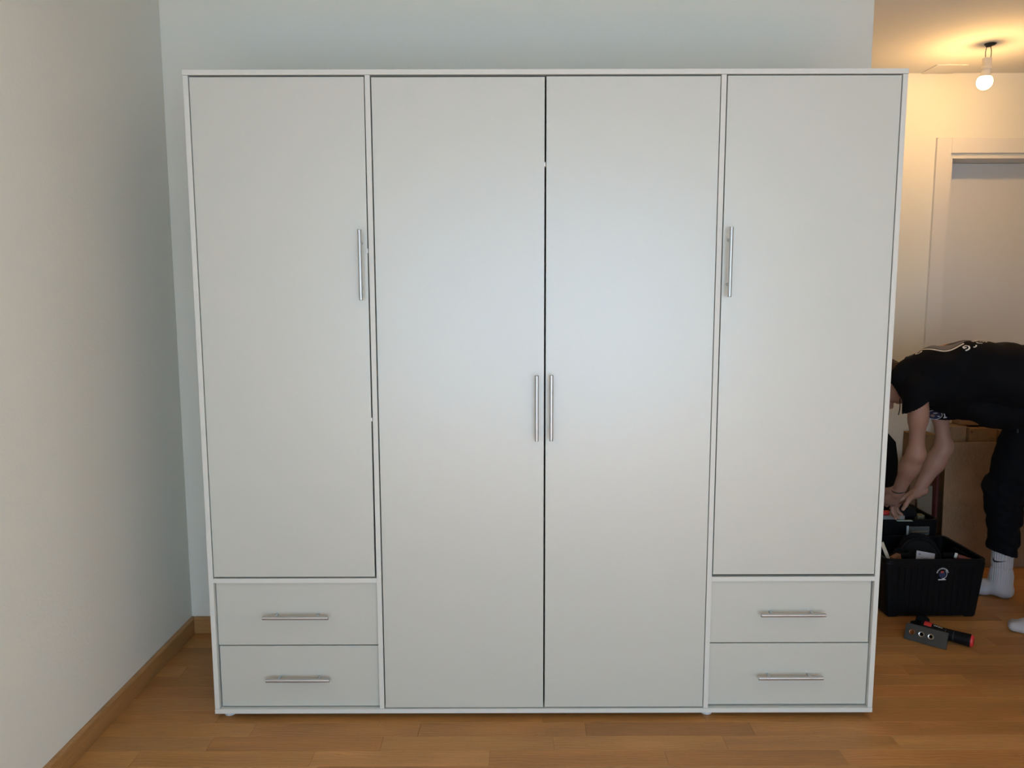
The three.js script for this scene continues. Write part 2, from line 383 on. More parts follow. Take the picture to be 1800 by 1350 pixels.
// ------------------------------------------------------------------ crates and what is in them
// open plastic crate: tapered body with feet, ribs, flared rim and inner walls; base rectangle -> rim rectangle
function crate(name, label, cx, cz, w0, d0, w1, d1, h, base = 0) {
  const g = thing(name, label, 'crate', [cx, base, cz], 0);
  const R = (w, d, y, r) => roundRect(-w / 2, w / 2, -d / 2, d / 2, r, y);
  const t = 0.004, L = (a, b, k) => a + (b - a) * k;
  part('crate_body', [loft([R(w0, d0, 0.008, 0.02), R(L(w0, w1, 0.94), L(d0, d1, 0.94), h - 0.022, 0.024), R(L(w0, w1, 0.94) - 2 * t, L(d0, d1, 0.94) - 2 * t, h - 0.004, 0.02), R(w0 - 2 * t, d0 - 2 * t, 0.014, 0.016)])], M.blackPlastic, g);
  part('rim', loft([R(w1 - 0.03, d1 - 0.03, h - 0.026, 0.022), R(w1 - 0.004, d1 - 0.004, h - 0.024, 0.03), R(w1, d1, h - 0.020, 0.032), R(w1, d1, h - 0.003, 0.032), R(w1 - 0.006, d1 - 0.006, h, 0.030), R(w1 - 0.026, d1 - 0.026, h, 0.024), R(w1 - 0.032, d1 - 0.032, h - 0.004, 0.021), R(w1 - 0.03, d1 - 0.03, h - 0.026, 0.022)], false, false), M.blackPlastic, g);
  for (const sgn of [1, -1]) for (let k = 0; k < 13; k++) {
    const u = -0.45 + 0.9 * k / 12, x0 = u * (w0 - 0.05), x1 = u * (w1 - 0.09), zb = sgn * (d0 / 2 + 0.0005), zt = sgn * (L(d0, d1, 0.92) / 2 + 0.0005);
    part('rib', loft([[[x0 - 0.003, 0.02, zb - 0.001 * sgn], [x0 + 0.003, 0.02, zb - 0.001 * sgn], [x0 + 0.002, 0.02, zb + 0.002 * sgn], [x0 - 0.002, 0.02, zb + 0.002 * sgn]], [[x1 - 0.003, h - 0.03, zt - 0.001 * sgn], [x1 + 0.003, h - 0.03, zt - 0.001 * sgn], [x1 + 0.002, h - 0.03, zt + 0.002 * sgn], [x1 - 0.002, h - 0.03, zt + 0.002 * sgn]]]), M.blackPlastic, g);
  }
  for (const sx of [-1, 1]) for (const sz of [-1, 1])
    part('foot', loft([roundRect(sx * (w0 / 2 - 0.03) - 0.022, sx * (w0 / 2 - 0.03) + 0.022, sz * (d0 / 2 - 0.03) - 0.022, sz * (d0 / 2 - 0.03) + 0.022, 0.008, 0), roundRect(sx * (w0 / 2 - 0.03) - 0.026, sx * (w0 / 2 - 0.03) + 0.026, sz * (d0 / 2 - 0.03) - 0.026, sz * (d0 / 2 - 0.03) + 0.026, 0.01, 0.012)]), M.blackPlastic, g);
  for (const sx of [-1, 1]) part('grip', bx(sx * (w1 / 2 - 0.012) - 0.014, sx * (w1 / 2 - 0.012) + 0.014, h - 0.05, h - 0.02, -0.055, 0.055, 0.004, 2), M.blackPlastic, g);
  return g;
}
function printed(w, h, draw) {   // flat print on a clear ground
  const c = document.createElement('canvas'); c.width = w; c.height = h;
  const x = c.getContext('2d'); x.clearRect(0, 0, w, h); draw(x, w, h);
  const t = new THREE.CanvasTexture(c); t.colorSpace = THREE.SRGBColorSpace;
  return new THREE.MeshStandardMaterial({ map: t, transparent: true, roughness: 0.8, polygonOffset: true, polygonOffsetFactor: -4 });
}
function arcMarks(x, cx, cy, r, a0, a1, n, size, color) {   // lettering too small to read in the photograph, set along an arc
  x.fillStyle = color; x.font = 'bold ' + size + 'px sans-serif'; x.textAlign = 'center'; x.textBaseline = 'middle';
  const s = 'OAESCGODEHMRTACO';
  for (let i = 0; i < n; i++) { const a = a0 + (a1 - a0) * i / (n - 1); x.save(); x.translate(cx + r * Math.cos(a), cy + r * Math.sin(a)); x.rotate(a + Math.PI / 2); x.fillText(s[i % s.length], 0, 0); x.restore(); }
}
const crateEmblem = printed(256, 256, (x) => {
  arcMarks(x, 128, 122, 102, -2.9, -0.25, 13, 34, '#d8dadd');
  x.strokeStyle = '#c6c9ce'; x.lineWidth = 9; x.beginPath(); x.arc(128, 126, 80, -0.9, 1.7); x.stroke();
  x.fillStyle = '#232b4a'; x.beginPath(); x.arc(124, 134, 62, 0, 7); x.fill();
  x.fillStyle = '#a8453a'; x.beginPath(); x.ellipse(112, 88, 20, 22, -0.4, 0, 7); x.fill(); x.beginPath(); x.ellipse(138, 84, 14, 18, 0.4, 0, 7); x.fill();
  x.fillStyle = '#c9ccd1'; x.beginPath(); x.moveTo(52, 222); x.lineTo(120, 218); x.lineTo(176, 206); x.lineTo(170, 220); x.lineTo(196, 222); x.lineTo(186, 236); x.lineTo(52, 240); x.closePath(); x.fill();
});
const C1 = { cx: 1.769, cz: -0.968, w0: 0.402, d0: 0.322, w1: 0.452, d1: 0.350, h: 0.271 };
{
  const c = crate('storage_crate', 'black ribbed plastic crate with a round emblem, in front of the bent man', C1.cx, C1.cz, C1.w0, C1.d0, C1.w1, C1.d1, C1.h);
  const e = new THREE.PlaneGeometry(0.062, 0.062);
  e.rotateX(-0.04); e.translate(0.026, 0.206, C1.d0 / 2 + 0.0152);
  const m = part('emblem', e, crateEmblem, c, 'round white, blue and red printed emblem'); m.castShadow = false;
  crate('storage_crate', 'black plastic crate under the man\'s hands, behind the crate with the emblem', 1.765, -1.315, 0.400, 0.27, 0.445, 0.29, 0.338);
}
{
  // round case standing tilted in the front crate
  const g = thing('round_case', 'round black rubber-rimmed case sitting in the front crate', 'case', [1.782, 0.222, -0.965]);
  const prof = [[0, -0.028], [0.078, -0.028], [0.086, -0.022], [0.089, -0.012], [0.089, 0.012], [0.086, 0.022], [0.080, 0.027], [0.074, 0.022], [0.0, 0.022]].map((p) => new THREE.Vector2(...p));
  const body = creased(new THREE.LatheGeometry(prof, 48)); body.rotateX(1.15); body.rotateY(-0.25);
  part('case_body', body, M.blackRubber, g);
  const ring = new THREE.TorusGeometry(0.083, 0.0045, 10, 48); ring.rotateX(Math.PI / 2); ring.translate(0, 0.026, 0); ring.rotateX(1.15); ring.rotateY(-0.25);
  part('rim', ring, M.blackRubber, g);
  const back = creased(new THREE.LatheGeometry([[0, -0.016], [0.08, -0.016], [0.086, -0.010], [0.086, 0.010], [0.08, 0.016], [0, 0.016]].map((p) => new THREE.Vector2(...p)), 40)); back.rotateX(1.15); back.rotateY(-0.25); back.translate(0.022, 0.010, -0.052);
  part('case_back', metric(back), M.blackRubber, g);
}
{
  const g = new RoundedBoxGeometry(0.082, 0.05, 0.0012, 1, 0.0005);
  g.rotateX(-0.25); g.rotateZ(-0.16); g.rotateY(-0.08); g.translate(1.769, 0.247, -0.890);
  const card = solo('label_card', metric(g), std([0.5, 0.5, 0.53], 0.8), 'small white printed card in the front crate', 'card');
  const pm = printed(128, 64, (x) => { x.fillStyle = '#9a6a64'; x.fillRect(10, 10, 14, 8); x.fillStyle = '#8a8a90'; for (let i = 0; i < 4; i++) x.fillRect(30 + i * 18, 34 + (i % 2) * 4, 12, 4); });
  const p = new THREE.PlaneGeometry(0.074, 0.042); p.translate(0, 0, 0.0010); p.rotateX(-0.25); p.rotateZ(-0.16); p.rotateY(-0.08); p.translate(1.769, 0.247, -0.890);
  part('print', p, pm, card).castShadow = false;
}
{
  const g = thing('rod_tool', 'dark hand tool with a white ring, at the right in the front crate', 'tool', [0, 0, 0]);
  part('shaft', tube([[1.868, 0.250, -0.915], [1.880, 0.258, -0.896], [1.895, 0.262, -0.875]], 0.011, 24, 12), M.blackRubber, g);
  part('ring', cyl([1.893, 0.2625, -0.877], [1.902, 0.2605, -0.871], 0.0125, 0.0125, 20), M.paper, g);
  part('handle', cyl([1.902, 0.2605, -0.871], [1.955, 0.244, -0.842], 0.011, 0.013, 20, 0.003), std([0.16, 0.04, 0.03], 0.5), g);
}
solo('wooden_slat', (() => { const g = bx(-0.008, 0.008, -0.13, 0.05, -0.0025, 0.0025, 0.001); g.rotateZ(0.42); g.translate(1.585, 0.275, -0.885); return g; })(), std([0.66, 0.56, 0.42], 0.8), 'pale thin wooden slat sticking out of the front crate', 'slat');
solo('cable_coil', (() => { const out = []; for (let k = 0; k < 4; k++) { const t = new THREE.TorusGeometry(0.038 - 0.002 * k, 0.0045, 8, 32); t.rotateX(1.2 + 0.12 * k); t.rotateY(0.3 * k); t.translate(1.675 + 0.004 * k, 0.245 + 0.006 * k, -0.93); out.push(plain(t)); } return out; })(), M.blackRubber, 'small coil of black cable beside the round case', 'cable');
solo('wood_offcut', (() => { const g = bx(-0.022, 0.022, -0.02, 0.02, -0.012, 0.012, 0.002); g.rotateZ(0.3); g.rotateY(0.4); g.translate(1.628, 0.245, -0.875); return g; })(), std([0.22, 0.09, 0.045], 0.7), 'reddish-brown wooden offcut in the left corner of the front crate', 'wood');
// second crate
{
  const g = thing('parts_packet', 'clear plastic packet of silver fittings on the front of the rear crate', 'packet', [0, 0, 0]);
  const film = phys([0.10, 0.105, 0.105], 0.18, { clearcoat: 1, clearcoatRoughness: 0.15 });
  part('film', bx(1.822, 1.932, 0.235, 0.307, -1.168, -1.160, 0.003, 2), film, g);
  for (let k = 0; k < 3; k++) { const c = cyl([1.845, 0.252 + 0.014 * k, -1.158], [1.918 + 0.004 * k, 0.250 + 0.016 * k, -1.158], 0.0035, 0.0035, 10); part('rod', c, M.steel, g); }
  part('seal', bx(1.818, 1.828, 0.262, 0.312, -1.160, -1.156, 0.001), std([0.45, 0.55, 0.66], 0.3), g);
}
solo('grey_case', bx(1.655, 1.815, 0.338, 0.358, -1.255, -1.172, 0.004, 2), std([0.24, 0.24, 0.24], 0.5), 'flat grey plastic case lying on top of the rear crate', 'case');
solo('plastic_sheet', (() => { const g = bx(1.77, 1.845, 0.335, 0.3375, -1.185, -1.155, 0.0008); return g; })(), std([0.42, 0.56, 0.55], 0.25), 'small pale glossy plastic sheet at the rim of the rear crate', 'sheet');
{
  const g = thing('red_tool', 'red-handled tool lying under the man\'s hands', 'tool', [0, 0, 0]);
  part('handle', tube([[1.60, 0.362, -1.20], [1.665, 0.366, -1.192], [1.738, 0.372, -1.18]], 0.0115, 24, 14), M.redPlastic, g);
  part('blade', bx(1.50, 1.60, 0.356, 0.366, -1.208, -1.196, 0.001), M.steel, g);
}
solo('black_pouch', (() => { const s = new THREE.SphereGeometry(1, 32, 20), p = s.attributes.position; for (let i = 0; i < p.count; i++) { const n = 1 + 0.12 * Math.sin(p.getX(i) * 5 + p.getY(i) * 3) + 0.08 * Math.sin(p.getZ(i) * 9); p.setXYZ(i, p.getX(i) * 0.062 * n, p.getY(i) * 0.042 * n, p.getZ(i) * 0.055 * n); } s.computeVertexNormals(); s.translate(1.865, 0.352, -1.285); return s; })(), M.blackRubber, 'lumpy black cloth pouch in the rear crate', 'pouch');
solo('small_box', bx(1.905, 1.94, 0.318, 0.345, -1.26, -1.225, 0.002), std([0.13, 0.12, 0.07], 0.7), 'tiny dark olive box beside the black pouch', 'box');
{
  // lid of a tool case standing upright behind the rear crate
  const g = thing('tool_case', 'black tool case standing upright behind the rear crate, beside the wardrobe edge', 'case', [1.808, 0, -1.515]);
  const s = new THREE.Shape(); s.moveTo(-0.12, 0); s.lineTo(0.115, 0); s.lineTo(0.115, 0.56); s.lineTo(0.098, 0.655); s.lineTo(0.058, 0.70); s.lineTo(-0.10, 0.70); s.lineTo(-0.12, 0.68); s.closePath();
  const hole = new THREE.Path(); hole.moveTo(-0.05, 0.665); hole.lineTo(0.045, 0.665); hole.lineTo(0.062, 0.650); hole.lineTo(-0.05, 0.645); hole.closePath(); s.holes.push(hole);
  const e = new THREE.ExtrudeGeometry(s, { depth: 0.05, bevelEnabled: true, bevelSize: 0.004, bevelThickness: 0.004, bevelSegments: 2 }); e.translate(0, 0.004, -0.025);
  part('case_shell', metric(creased(e)), M.blackPlastic, g);
  for (const x of [-0.04, 0.02, 0.06]) part('ridge', bx(x, x + 0.01, 0.05, 0.59, 0.028, 0.034, 0.002), M.blackPlastic, g);
  part('latch', bx(-0.02, 0.01, 0.60, 0.63, 0.028, 0.036, 0.002), M.greyPlastic, g);
}

// ------------------------------------------------------------------ power tool and drilling jig on the floor
{
  const g = thing('power_tool', 'black cordless multi-tool with a red end cap lying on the floor', 'power tool', [0, 0, 0]);
  const A = V(1.628, 0.031, -0.633), E = V(1.772, 0.0275, -0.516), LT = A.distanceTo(E), d = E.clone().sub(A).normalize(), at = (t, y = 0) => [A.x + d.x * t, A.y + d.y * t + y, A.z + d.z * t];
  const prof = [[0.030, 0.0], [0.031, 0.015], [0.029, 0.04], [0.025, 0.06], [0.0235, 0.10], [0.0245, 0.14], [0.0265, LT - 0.006], [0.0255, LT - 0.003]];
  const body = new THREE.LatheGeometry([[0, 0.0], ...prof, [0, LT - 0.003]].map((p) => new THREE.Vector2(...p)), 36);
  const q = new THREE.Quaternion().setFromUnitVectors(V(0, 1, 0), d); body.applyQuaternion(q); body.translate(A.x, A.y, A.z);
  part('tool_body', metric(creased(body)), M.blackPlastic, g);
  // strip of the barrel between two lengths and two angles (0 = up, positive = towards the viewer)
  const side = V(-d.z, 0, d.x), strap = (t0, t1, a0, a1, r0, r1) => {
    const n = 8, pos = [], uv = [], idx = [];
    for (let i = 0; i <= n; i++) for (let k = 0; k < 2; k++) { const a = a0 + (a1 - a0) * i / n, r = k ? r1 : r0, c = at(k ? t1 : t0); pos.push(c[0] + side.x * Math.sin(a) * r, c[1] + Math.cos(a) * r, c[2] + side.z * Math.sin(a) * r); uv.push(k, 1 - i / n); }
    for (let i = 0; i < n; i++) idx.push(2 * i, 2 * i + 2, 2 * i + 1, 2 * i + 1, 2 * i + 2, 2 * i + 3);
    const o = new THREE.BufferGeometry(); o.setAttribute('position', new THREE.Float32BufferAttribute(pos, 3)); o.setAttribute('uv', new THREE.Float32BufferAttribute(uv, 2)); o.setIndex(idx); o.computeVertexNormals(); return o;
  };
  part('end_cap', cyl(at(LT - 0.004), at(LT + 0.008), 0.0262, 0.024, 32, 0.003), M.redPlastic, g, 'red end cap');
  part('cap_detail', cyl(at(LT + 0.0078), at(LT + 0.0092), 0.012, 0.012, 20), std([0.25, 0.02, 0.015], 0.5), g);
  for (const t of [0.09, 0.12, 0.15]) part('grip_seam', cyl(at(t), at(t + 0.003), 0.0246, 0.0246, 32), M.greyPlastic, g);
  part('tool_head', [cyl([1.652, 0.010, -0.672], [1.652, 0.062, -0.668], 0.030, 0.026, 32, 0.006), cyl([1.608, 0.030, -0.682], [1.645, 0.032, -0.668], 0.009, 0.018, 18)], M.blackRubber, g);
  part('red_panel', strap(0.012, 0.040, -0.3, 0.75, 0.0318, 0.0305), M.redPlastic, g, 'red panel');
  const lm = printed(256, 48, (x) => { x.fillStyle = '#e8e6e2'; for (let i = 0; i < 8; i++) { x.fillRect(14 + i * 29, 10, 7, 28); x.fillRect(14 + i * 29, i % 2 ? 10 : 31, 20, 7); if (i % 3) x.fillRect(27 + i * 29, 14, 7, 20); } });
  part('lettering', strap(0.046, 0.082, 0.10, 0.52, 0.0288, 0.0250), lm, g, 'white lettering').castShadow = false;
}
{
  const g = thing('drilling_jig', 'grey drilling jig plate with three bushings leaning on the power tool', 'jig', [1.5995, 0, -0.547]);
  const L = 0.157, Ht = 0.066, s = new THREE.Shape(); s.moveTo(-L / 2, 0); s.lineTo(L / 2, 0); s.lineTo(L / 2, Ht); s.lineTo(-L / 2, Ht); s.closePath();
  for (const x of [-0.053, -0.017, 0.018]) { const h = new THREE.Path(); h.absarc(x, 0.034, 0.0105, 0, 7, true); s.holes.push(h); }
  const pose = (o) => { o.rotateX(-0.38); o.rotateY(-0.727); return o; };
  part('plate', metric(creased(pose(new THREE.ExtrudeGeometry(s, { depth: 0.006, bevelEnabled: true, bevelSize: 0.0008, bevelThickness: 0.0008, bevelSegments: 1 })))), phys([0.055, 0.051, 0.045], 0.5, { specularIntensity: 0.4 }), g);
  for (const x of [-0.053, -0.017, 0.018]) {
    const b = new THREE.LatheGeometry([[0.0070, -0.001], [0.0105, -0.001], [0.0118, 0.008], [0.0100, 0.0095], [0.0070, 0.0085], [0.0070, -0.001]].map((p) => new THREE.Vector2(...p)), 24);
    b.rotateX(Math.PI / 2); b.translate(x, 0.034, 0); part('bushing', creased(pose(b)), x < -0.04 ? std([0.25, 0.10, 0.05], 0.4, { metalness: 0.8 }) : M.steel, g);
  }
}

// ------------------------------------------------------------------ cardboard along the far wall
function carton(name, label, x0, x1, y0, y1, z0, z1, opt = {}) {
  const cx = (x0 + x1) / 2, cz = (z0 + z1) / 2;
  const g = thing(name, label, 'cardboard box', [cx, y0, cz], opt.turn || 0, opt.group);
  const w = (x1 - x0) / 2, d = (z1 - z0) / 2, h = y1 - y0, mat = opt.mat || M.cardboard;
  part('carton_body', bx(-w, w, 0, h - 0.004, -d, d, 0.003, 2), mat, g);
  part('flap', bx(-w, w, h - 0.004, h - 0.0005, 0.002, d, 0.001), mat, g);
  part('flap', bx(-w, w, h - 0.004, h - 0.0005, -d, -0.002, 0.001), mat, g);
  if (opt.tape) part('tape', [bx(-0.022, 0.022, h - 0.0015, h + 0.0004, -d, d, 0), bx(-0.022, 0.022, h * 0.72, h, d - 0.0006, d + 0.0006, 0)], std([0.34, 0.20, 0.09], 0.35), g);
  const stapleLook = std([0.12, 0.04, 0.02], 0.6);
  for (const [a, b] of opt.dots || []) part('staple', bx(a * w - 0.004, a * w + 0.004, b * h - 0.004, b * h + 0.004, d - 0.0006, d + 0.0008, 0), stapleLook, g);
  return g;
}
solo('cardboard_sheet', (() => { const g = bx(-0.0, 0.60, 0, 0.668, -0.004, 0.004, 0.002); g.rotateX(-0.03); g.translate(2.149, 0.0005, -1.428); return g; })(), M.cardboardPale, 'large upright brown cardboard sheet standing behind the man\'s leg', 'cardboard');
carton('cardboard_box', 'large brown cardboard box behind the upright sheet, under the small boxes', 2.21, 2.72, 0, 0.600, -1.735, -1.485, { tape: true });
carton('cardboard_box', 'upright brown cardboard box left of the big sheet, seen between the arms', 2.075, 2.195, 0, 0.676, -1.738, -1.62, {});
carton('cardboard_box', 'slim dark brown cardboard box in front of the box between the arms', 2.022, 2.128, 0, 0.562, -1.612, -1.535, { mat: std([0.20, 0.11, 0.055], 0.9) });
solo('pale_board', (() => { const g = bx(2.05, 2.128, 0, 0.42, -0.004, 0.004, 0.001); g.rotateX(-0.05); g.translate(0, 0, -1.49); return g; })(), std([0.18, 0.15, 0.105], 0.8), 'pale board leaning on the slim cardboard box', 'board');
solo('red_board', (() => { const g = bx(2.133, 2.146, 0, 0.52, -0.02, 0.02, 0.001); g.translate(0, 0, -1.50); return g; })(), std([0.10, 0.018, 0.012], 0.7), 'narrow dark red-brown strip of board left of the big cardboard sheet', 'board');
carton('cardboard_box', 'small cardboard box above the sheet, nearest the man\'s elbow', 2.195, 2.283, 0.6005, 0.742, -1.62, -1.50, { tape: false, mat: M.cardboardPale });
carton('cardboard_box', 'small creased cardboard box above the middle of the sheet', 2.292, 2.438, 0.6005, 0.733, -1.60, -1.492, { dots: [[-0.88, 0.86], [-0.80, 0.35]], turn: 0.05 });
carton('cardboard_box', 'small cardboard box above the sheet, nearest the black trousers', 2.456, 2.60, 0.6005, 0.722, -1.62, -1.50, {});
carton('cardboard_box', 'cardboard box on top of the small boxes under the shirt hem', 2.262, 2.52, 0.7435, 0.86, -1.66, -1.53, {});
solo('cardboard_flap', (() => { const g = bx(2.20, 2.258, 0.743, 0.80, -1.598, -1.594, 0.001); return g; })(), M.cardEdge, 'light torn cardboard flap on the box nearest the elbow', 'cardboard');
// ------------------------------------------------------------------ the man bending over the crates
// distance fields: tapered capsules joined smoothly, meshed with surface nets
function capsule(a, b, r0, r1) {
  const bax = b[0] - a[0], bay = b[1] - a[1], baz = b[2] - a[2], bb = bax * bax + bay * bay + baz * baz || 1e-9;
  return (x, y, z) => {
    const px = x - a[0], py = y - a[1], pz = z - a[2];
    let t = (px * bax + py * bay + pz * baz) / bb; t = t < 0 ? 0 : t > 1 ? 1 : t;
    const qx = px - t * bax, qy = py - t * bay, qz = pz - t * baz;
    return Math.sqrt(qx * qx + qy * qy + qz * qz) - (r0 + (r1 - r0) * t);
  };
}
function ellipsoid(c, R, ax) {   // ax: three unit axes
  const k = Math.min(...R);
  return (x, y, z) => {
    const p = [x - c[0], y - c[1], z - c[2]]; let s = 0;
    for (let i = 0; i < 3; i++) { const u = (p[0] * ax[i][0] + p[1] * ax[i][1] + p[2] * ax[i][2]) / R[i]; s += u * u; }
    return (Math.sqrt(s) - 1) * k;
  };
}
function smin(a, b, k) { const h = Math.max(k - Math.abs(a - b), 0) / k; return Math.min(a, b) - h * h * k * 0.25; }
function blend(list, k) { return (x, y, z) => { let d = 1e9; for (const f of list) d = smin(d, f(x, y, z), k); return d; }; }
function chain(pts, k) { const out = []; for (let i = 0; i + 1 < pts.length; i++) out.push(capsule(pts[i], pts[i + 1], pts[i][3], pts[i + 1][3])); return out; }
function isoMesh(f, lo, hi, h) {
  const nx = Math.ceil((hi[0] - lo[0]) / h) + 1, ny = Math.ceil((hi[1] - lo[1]) / h) + 1, nz = Math.ceil((hi[2] - lo[2]) / h) + 1, sy = nx, sz = nx * ny;
  const F = new Float32Array(nx * ny * nz);
  for (let k = 0; k < nz; k++) for (let j = 0; j < ny; j++) for (let i = 0; i < nx; i++) F[i + j * sy + k * sz] = f(lo[0] + i * h, lo[1] + j * h, lo[2] + k * h);
  const id = new Int32Array(F.length).fill(-1), pos = [], idx = [];
  const E = [[0, 1], [2, 3], [4, 5], [6, 7], [0, 2], [1, 3], [4, 6], [5, 7], [0, 4], [1, 5], [2, 6], [3, 7]], O = [0, 1, sy, sy + 1, sz, sz + 1, sz + sy, sz + sy + 1];
  for (let k = 0; k < nz - 1; k++) for (let j = 0; j < ny - 1; j++) for (let i = 0; i < nx - 1; i++) {
    const b = i + j * sy + k * sz; let m = 0;
    for (let c = 0; c < 8; c++) if (F[b + O[c]] < 0) m |= 1 << c;
    if (m === 0 || m === 255) continue;
    let n = 0, x = 0, y = 0, z = 0;
    for (const [p, q] of E) {
      const a = F[b + O[p]], c = F[b + O[q]];
      if ((a < 0) === (c < 0)) continue;
      const t = a / (a - c), P = [p & 1, p >> 1 & 1, p >> 2], Q = [q & 1, q >> 1 & 1, q >> 2];
      x += P[0] + (Q[0] - P[0]) * t; y += P[1] + (Q[1] - P[1]) * t; z += P[2] + (Q[2] - P[2]) * t; n++;
    }
    id[b] = pos.length / 3; pos.push(lo[0] + (i + x / n) * h, lo[1] + (j + y / n) * h, lo[2] + (k + z / n) * h);
  }
  const quad = (a, b, c, d, flip) => { if (a < 0 || b < 0 || c < 0 || d < 0) return; flip ? idx.push(a, c, b, a, d, c) : idx.push(a, b, c, a, c, d); };
  for (let k = 1; k < nz - 1; k++) for (let j = 1; j < ny - 1; j++) for (let i = 1; i < nx - 1; i++) {
    const b = i + j * sy + k * sz, s = F[b] < 0;
    if (s !== F[b + 1] < 0) quad(id[b - sy - sz], id[b - sz], id[b], id[b - sy], !s);
    if (s !== F[b + sy] < 0) quad(id[b - 1 - sz], id[b - 1], id[b], id[b - sz], !s);
    if (s !== F[b + sz] < 0) quad(id[b - 1 - sy], id[b - sy], id[b], id[b - 1], !s);
  }
  const g = new THREE.BufferGeometry(); g.setAttribute('position', new THREE.Float32BufferAttribute(pos, 3)); g.setIndex(idx);
  const nrm = new Float32Array(pos.length), e = h * 0.5;
  for (let v = 0; v < pos.length; v += 3) {
    const x = pos[v], y = pos[v + 1], z = pos[v + 2];
    let a = f(x + e, y, z) - f(x - e, y, z), b = f(x, y + e, z) - f(x, y - e, z), c = f(x, y, z + e) - f(x, y, z - e); const l = Math.hypot(a, b, c) || 1;
    nrm[v] = a / l; nrm[v + 1] = b / l; nrm[v + 2] = c / l;
  }
  g.setAttribute('normal', new THREE.BufferAttribute(nrm, 3));
  const uv = []; for (let v = 0; v < pos.length; v += 3) uv.push(pos[v] + 0.5 * pos[v + 2], pos[v + 1]);
  g.setAttribute('uv', new THREE.Float32BufferAttribute(uv, 2));
  return g;
}
const nrmz = (a) => { const l = Math.hypot(...a); return a.map((v) => v / l); };
const add = (a, b, t = 1) => a.map((v, i) => v + b[i] * t);
const crossv = (a, b) => [a[1] * b[2] - a[2] * b[1], a[2] * b[0] - a[0] * b[2], a[0] * b[1] - a[1] * b[0]];
{
  // joints
  const L = [-0.62, 0.05, 0.78];                                     // towards his left, which is towards the viewer
  const nsh = [1.676, 1.020, -0.850], nel = [1.706, 0.722, -0.905], nwr = [1.700, 0.520, -1.030];
  const fsh = [1.905, 0.995, -1.130], fel = [1.945, 0.712, -1.105], fwr = [1.838, 0.488, -1.120];
  const spine = [[1.745, 1.050, -1.000], [1.835, 1.074, -0.955], [1.960, 1.098, -0.880], [2.090, 1.088, -0.815], [2.205, 1.040, -0.790]];
  const hipF = [2.255, 0.930, -0.900], kneeF = [2.180, 0.552, -0.995], ankF = [2.216, 0.105, -1.035];
  const hipN = [2.250, 0.930, -0.720], kneeN = [2.310, 0.560, -0.575], ankN = [2.196, 0.105, -0.590];
  const nHandDir = nrmz([-0.10, -0.62, -0.55]), fHandDir = nrmz([-0.80, -0.52, -0.20]);
  const arm = (s, e, w, k = 1) => [capsule(s, add(s, add(e, s, -1), 0.45), 0.050 * k, 0.046 * k), capsule(add(s, add(e, s, -1), 0.35), e, 0.045 * k, 0.039 * k), capsule(e, add(e, add(w, e, -1), 0.35), 0.041, 0.0405), capsule(add(e, add(w, e, -1), 0.3), w, 0.040, 0.0265)];
  const torsoCore = [];
  for (const o of [-0.075, 0, 0.075]) {
    const P = spine.map((p, i) => [...add(p, L, o * (i === 0 ? 1.25 : 1)), [0.075, 0.098, 0.098, 0.096, 0.105][i]]);
    torsoCore.push(...chain(P));
  }
  const shoulders = [capsule(spine[0], add(spine[0], add(nsh, spine[0], -1), 0.72), 0.07, 0.050), capsule(spine[0], fsh, 0.07, 0.058)];
  const hc = [1.612, 1.022, -1.055];                                 // head
  const U = nrmz([-0.80, -0.08, -0.50]); let Fd = [-0.18, -0.96, -0.10]; Fd = nrmz(add(Fd, U, -(Fd[0] * U[0] + Fd[1] * U[1] + Fd[2] * U[2]))); const S = crossv(U, Fd);
  const H = (s, u, f) => [0, 1, 2].map((i) => hc[i] + S[i] * s + U[i] * u + Fd[i] * f);
  const ax = [S, U, Fd];
  const neck = [capsule([1.750, 1.062, -0.995], H(0, -0.055, -0.02), 0.064, 0.056)];
  const legs = (h, k, a, r) => [capsule(h, k, 0.085, 0.056), capsule(k, add(k, add(a, k, -1), 0.35), 0.056, 0.054), capsule(add(k, add(a, k, -1), 0.3), a, 0.054, 0.036)];
  const toeF = nrmz([-0.78, 0, -0.60]), toeN = nrmz([-0.86, 0, -0.50]);
  const foot = (a, t, r = 0) => [capsule([a[0] - t[0] * -0.0, 0.055, a[2]], [a[0] - t[0] * 0.022, 0.036 + r, a[2] - t[2] * 0.022], 0.037 + r, 0.034 + r), capsule([a[0], 0.05, a[2]], [a[0] + t[0] * 0.12, 0.032 + r, a[2] + t[2] * 0.12], 0.038 + r, 0.029 + r),
    capsule([a[0] + t[0] * 0.07 - t[2] * 0.014, 0.029 + r, a[2] + t[2] * 0.07 + t[0] * 0.014], [a[0] + t[0] * 0.172 - t[2] * 0.016, 0.022 + r, a[2] + t[2] * 0.172 + t[0] * 0.016], 0.026 + r, 0.019 + r),
    capsule([a[0] + t[0] * 0.07 + t[2] * 0.014, 0.029 + r, a[2] + t[2] * 0.07 - t[0] * 0.014], [a[0] + t[0] * 0.172 + t[2] * 0.018, 0.022 + r, a[2] + t[2] * 0.172 - t[0] * 0.018], 0.026 + r, 0.019 + r)];
  const man = thing('person', 'man in black shirt and trousers and white socks bending over the crates', 'person', [0, 0, 0]);

  // one skin surface: trunk, limbs, then finer grids for head and hands
  const body = blend([...torsoCore, ...shoulders, ...neck, ...arm(nsh, nel, nwr, 0.79), ...arm(fsh, fel, fwr, 0.78), ...legs(hipF, kneeF, ankF), ...legs(hipN, kneeN, ankN), ...foot(ankF, toeF, -0.004), ...foot(ankN, toeN, -0.004)], 0.03);
  const skinParts = [isoMesh(body, [1.52, 0.0, -1.30], [2.50, 1.30, -0.42], 0.0095)];
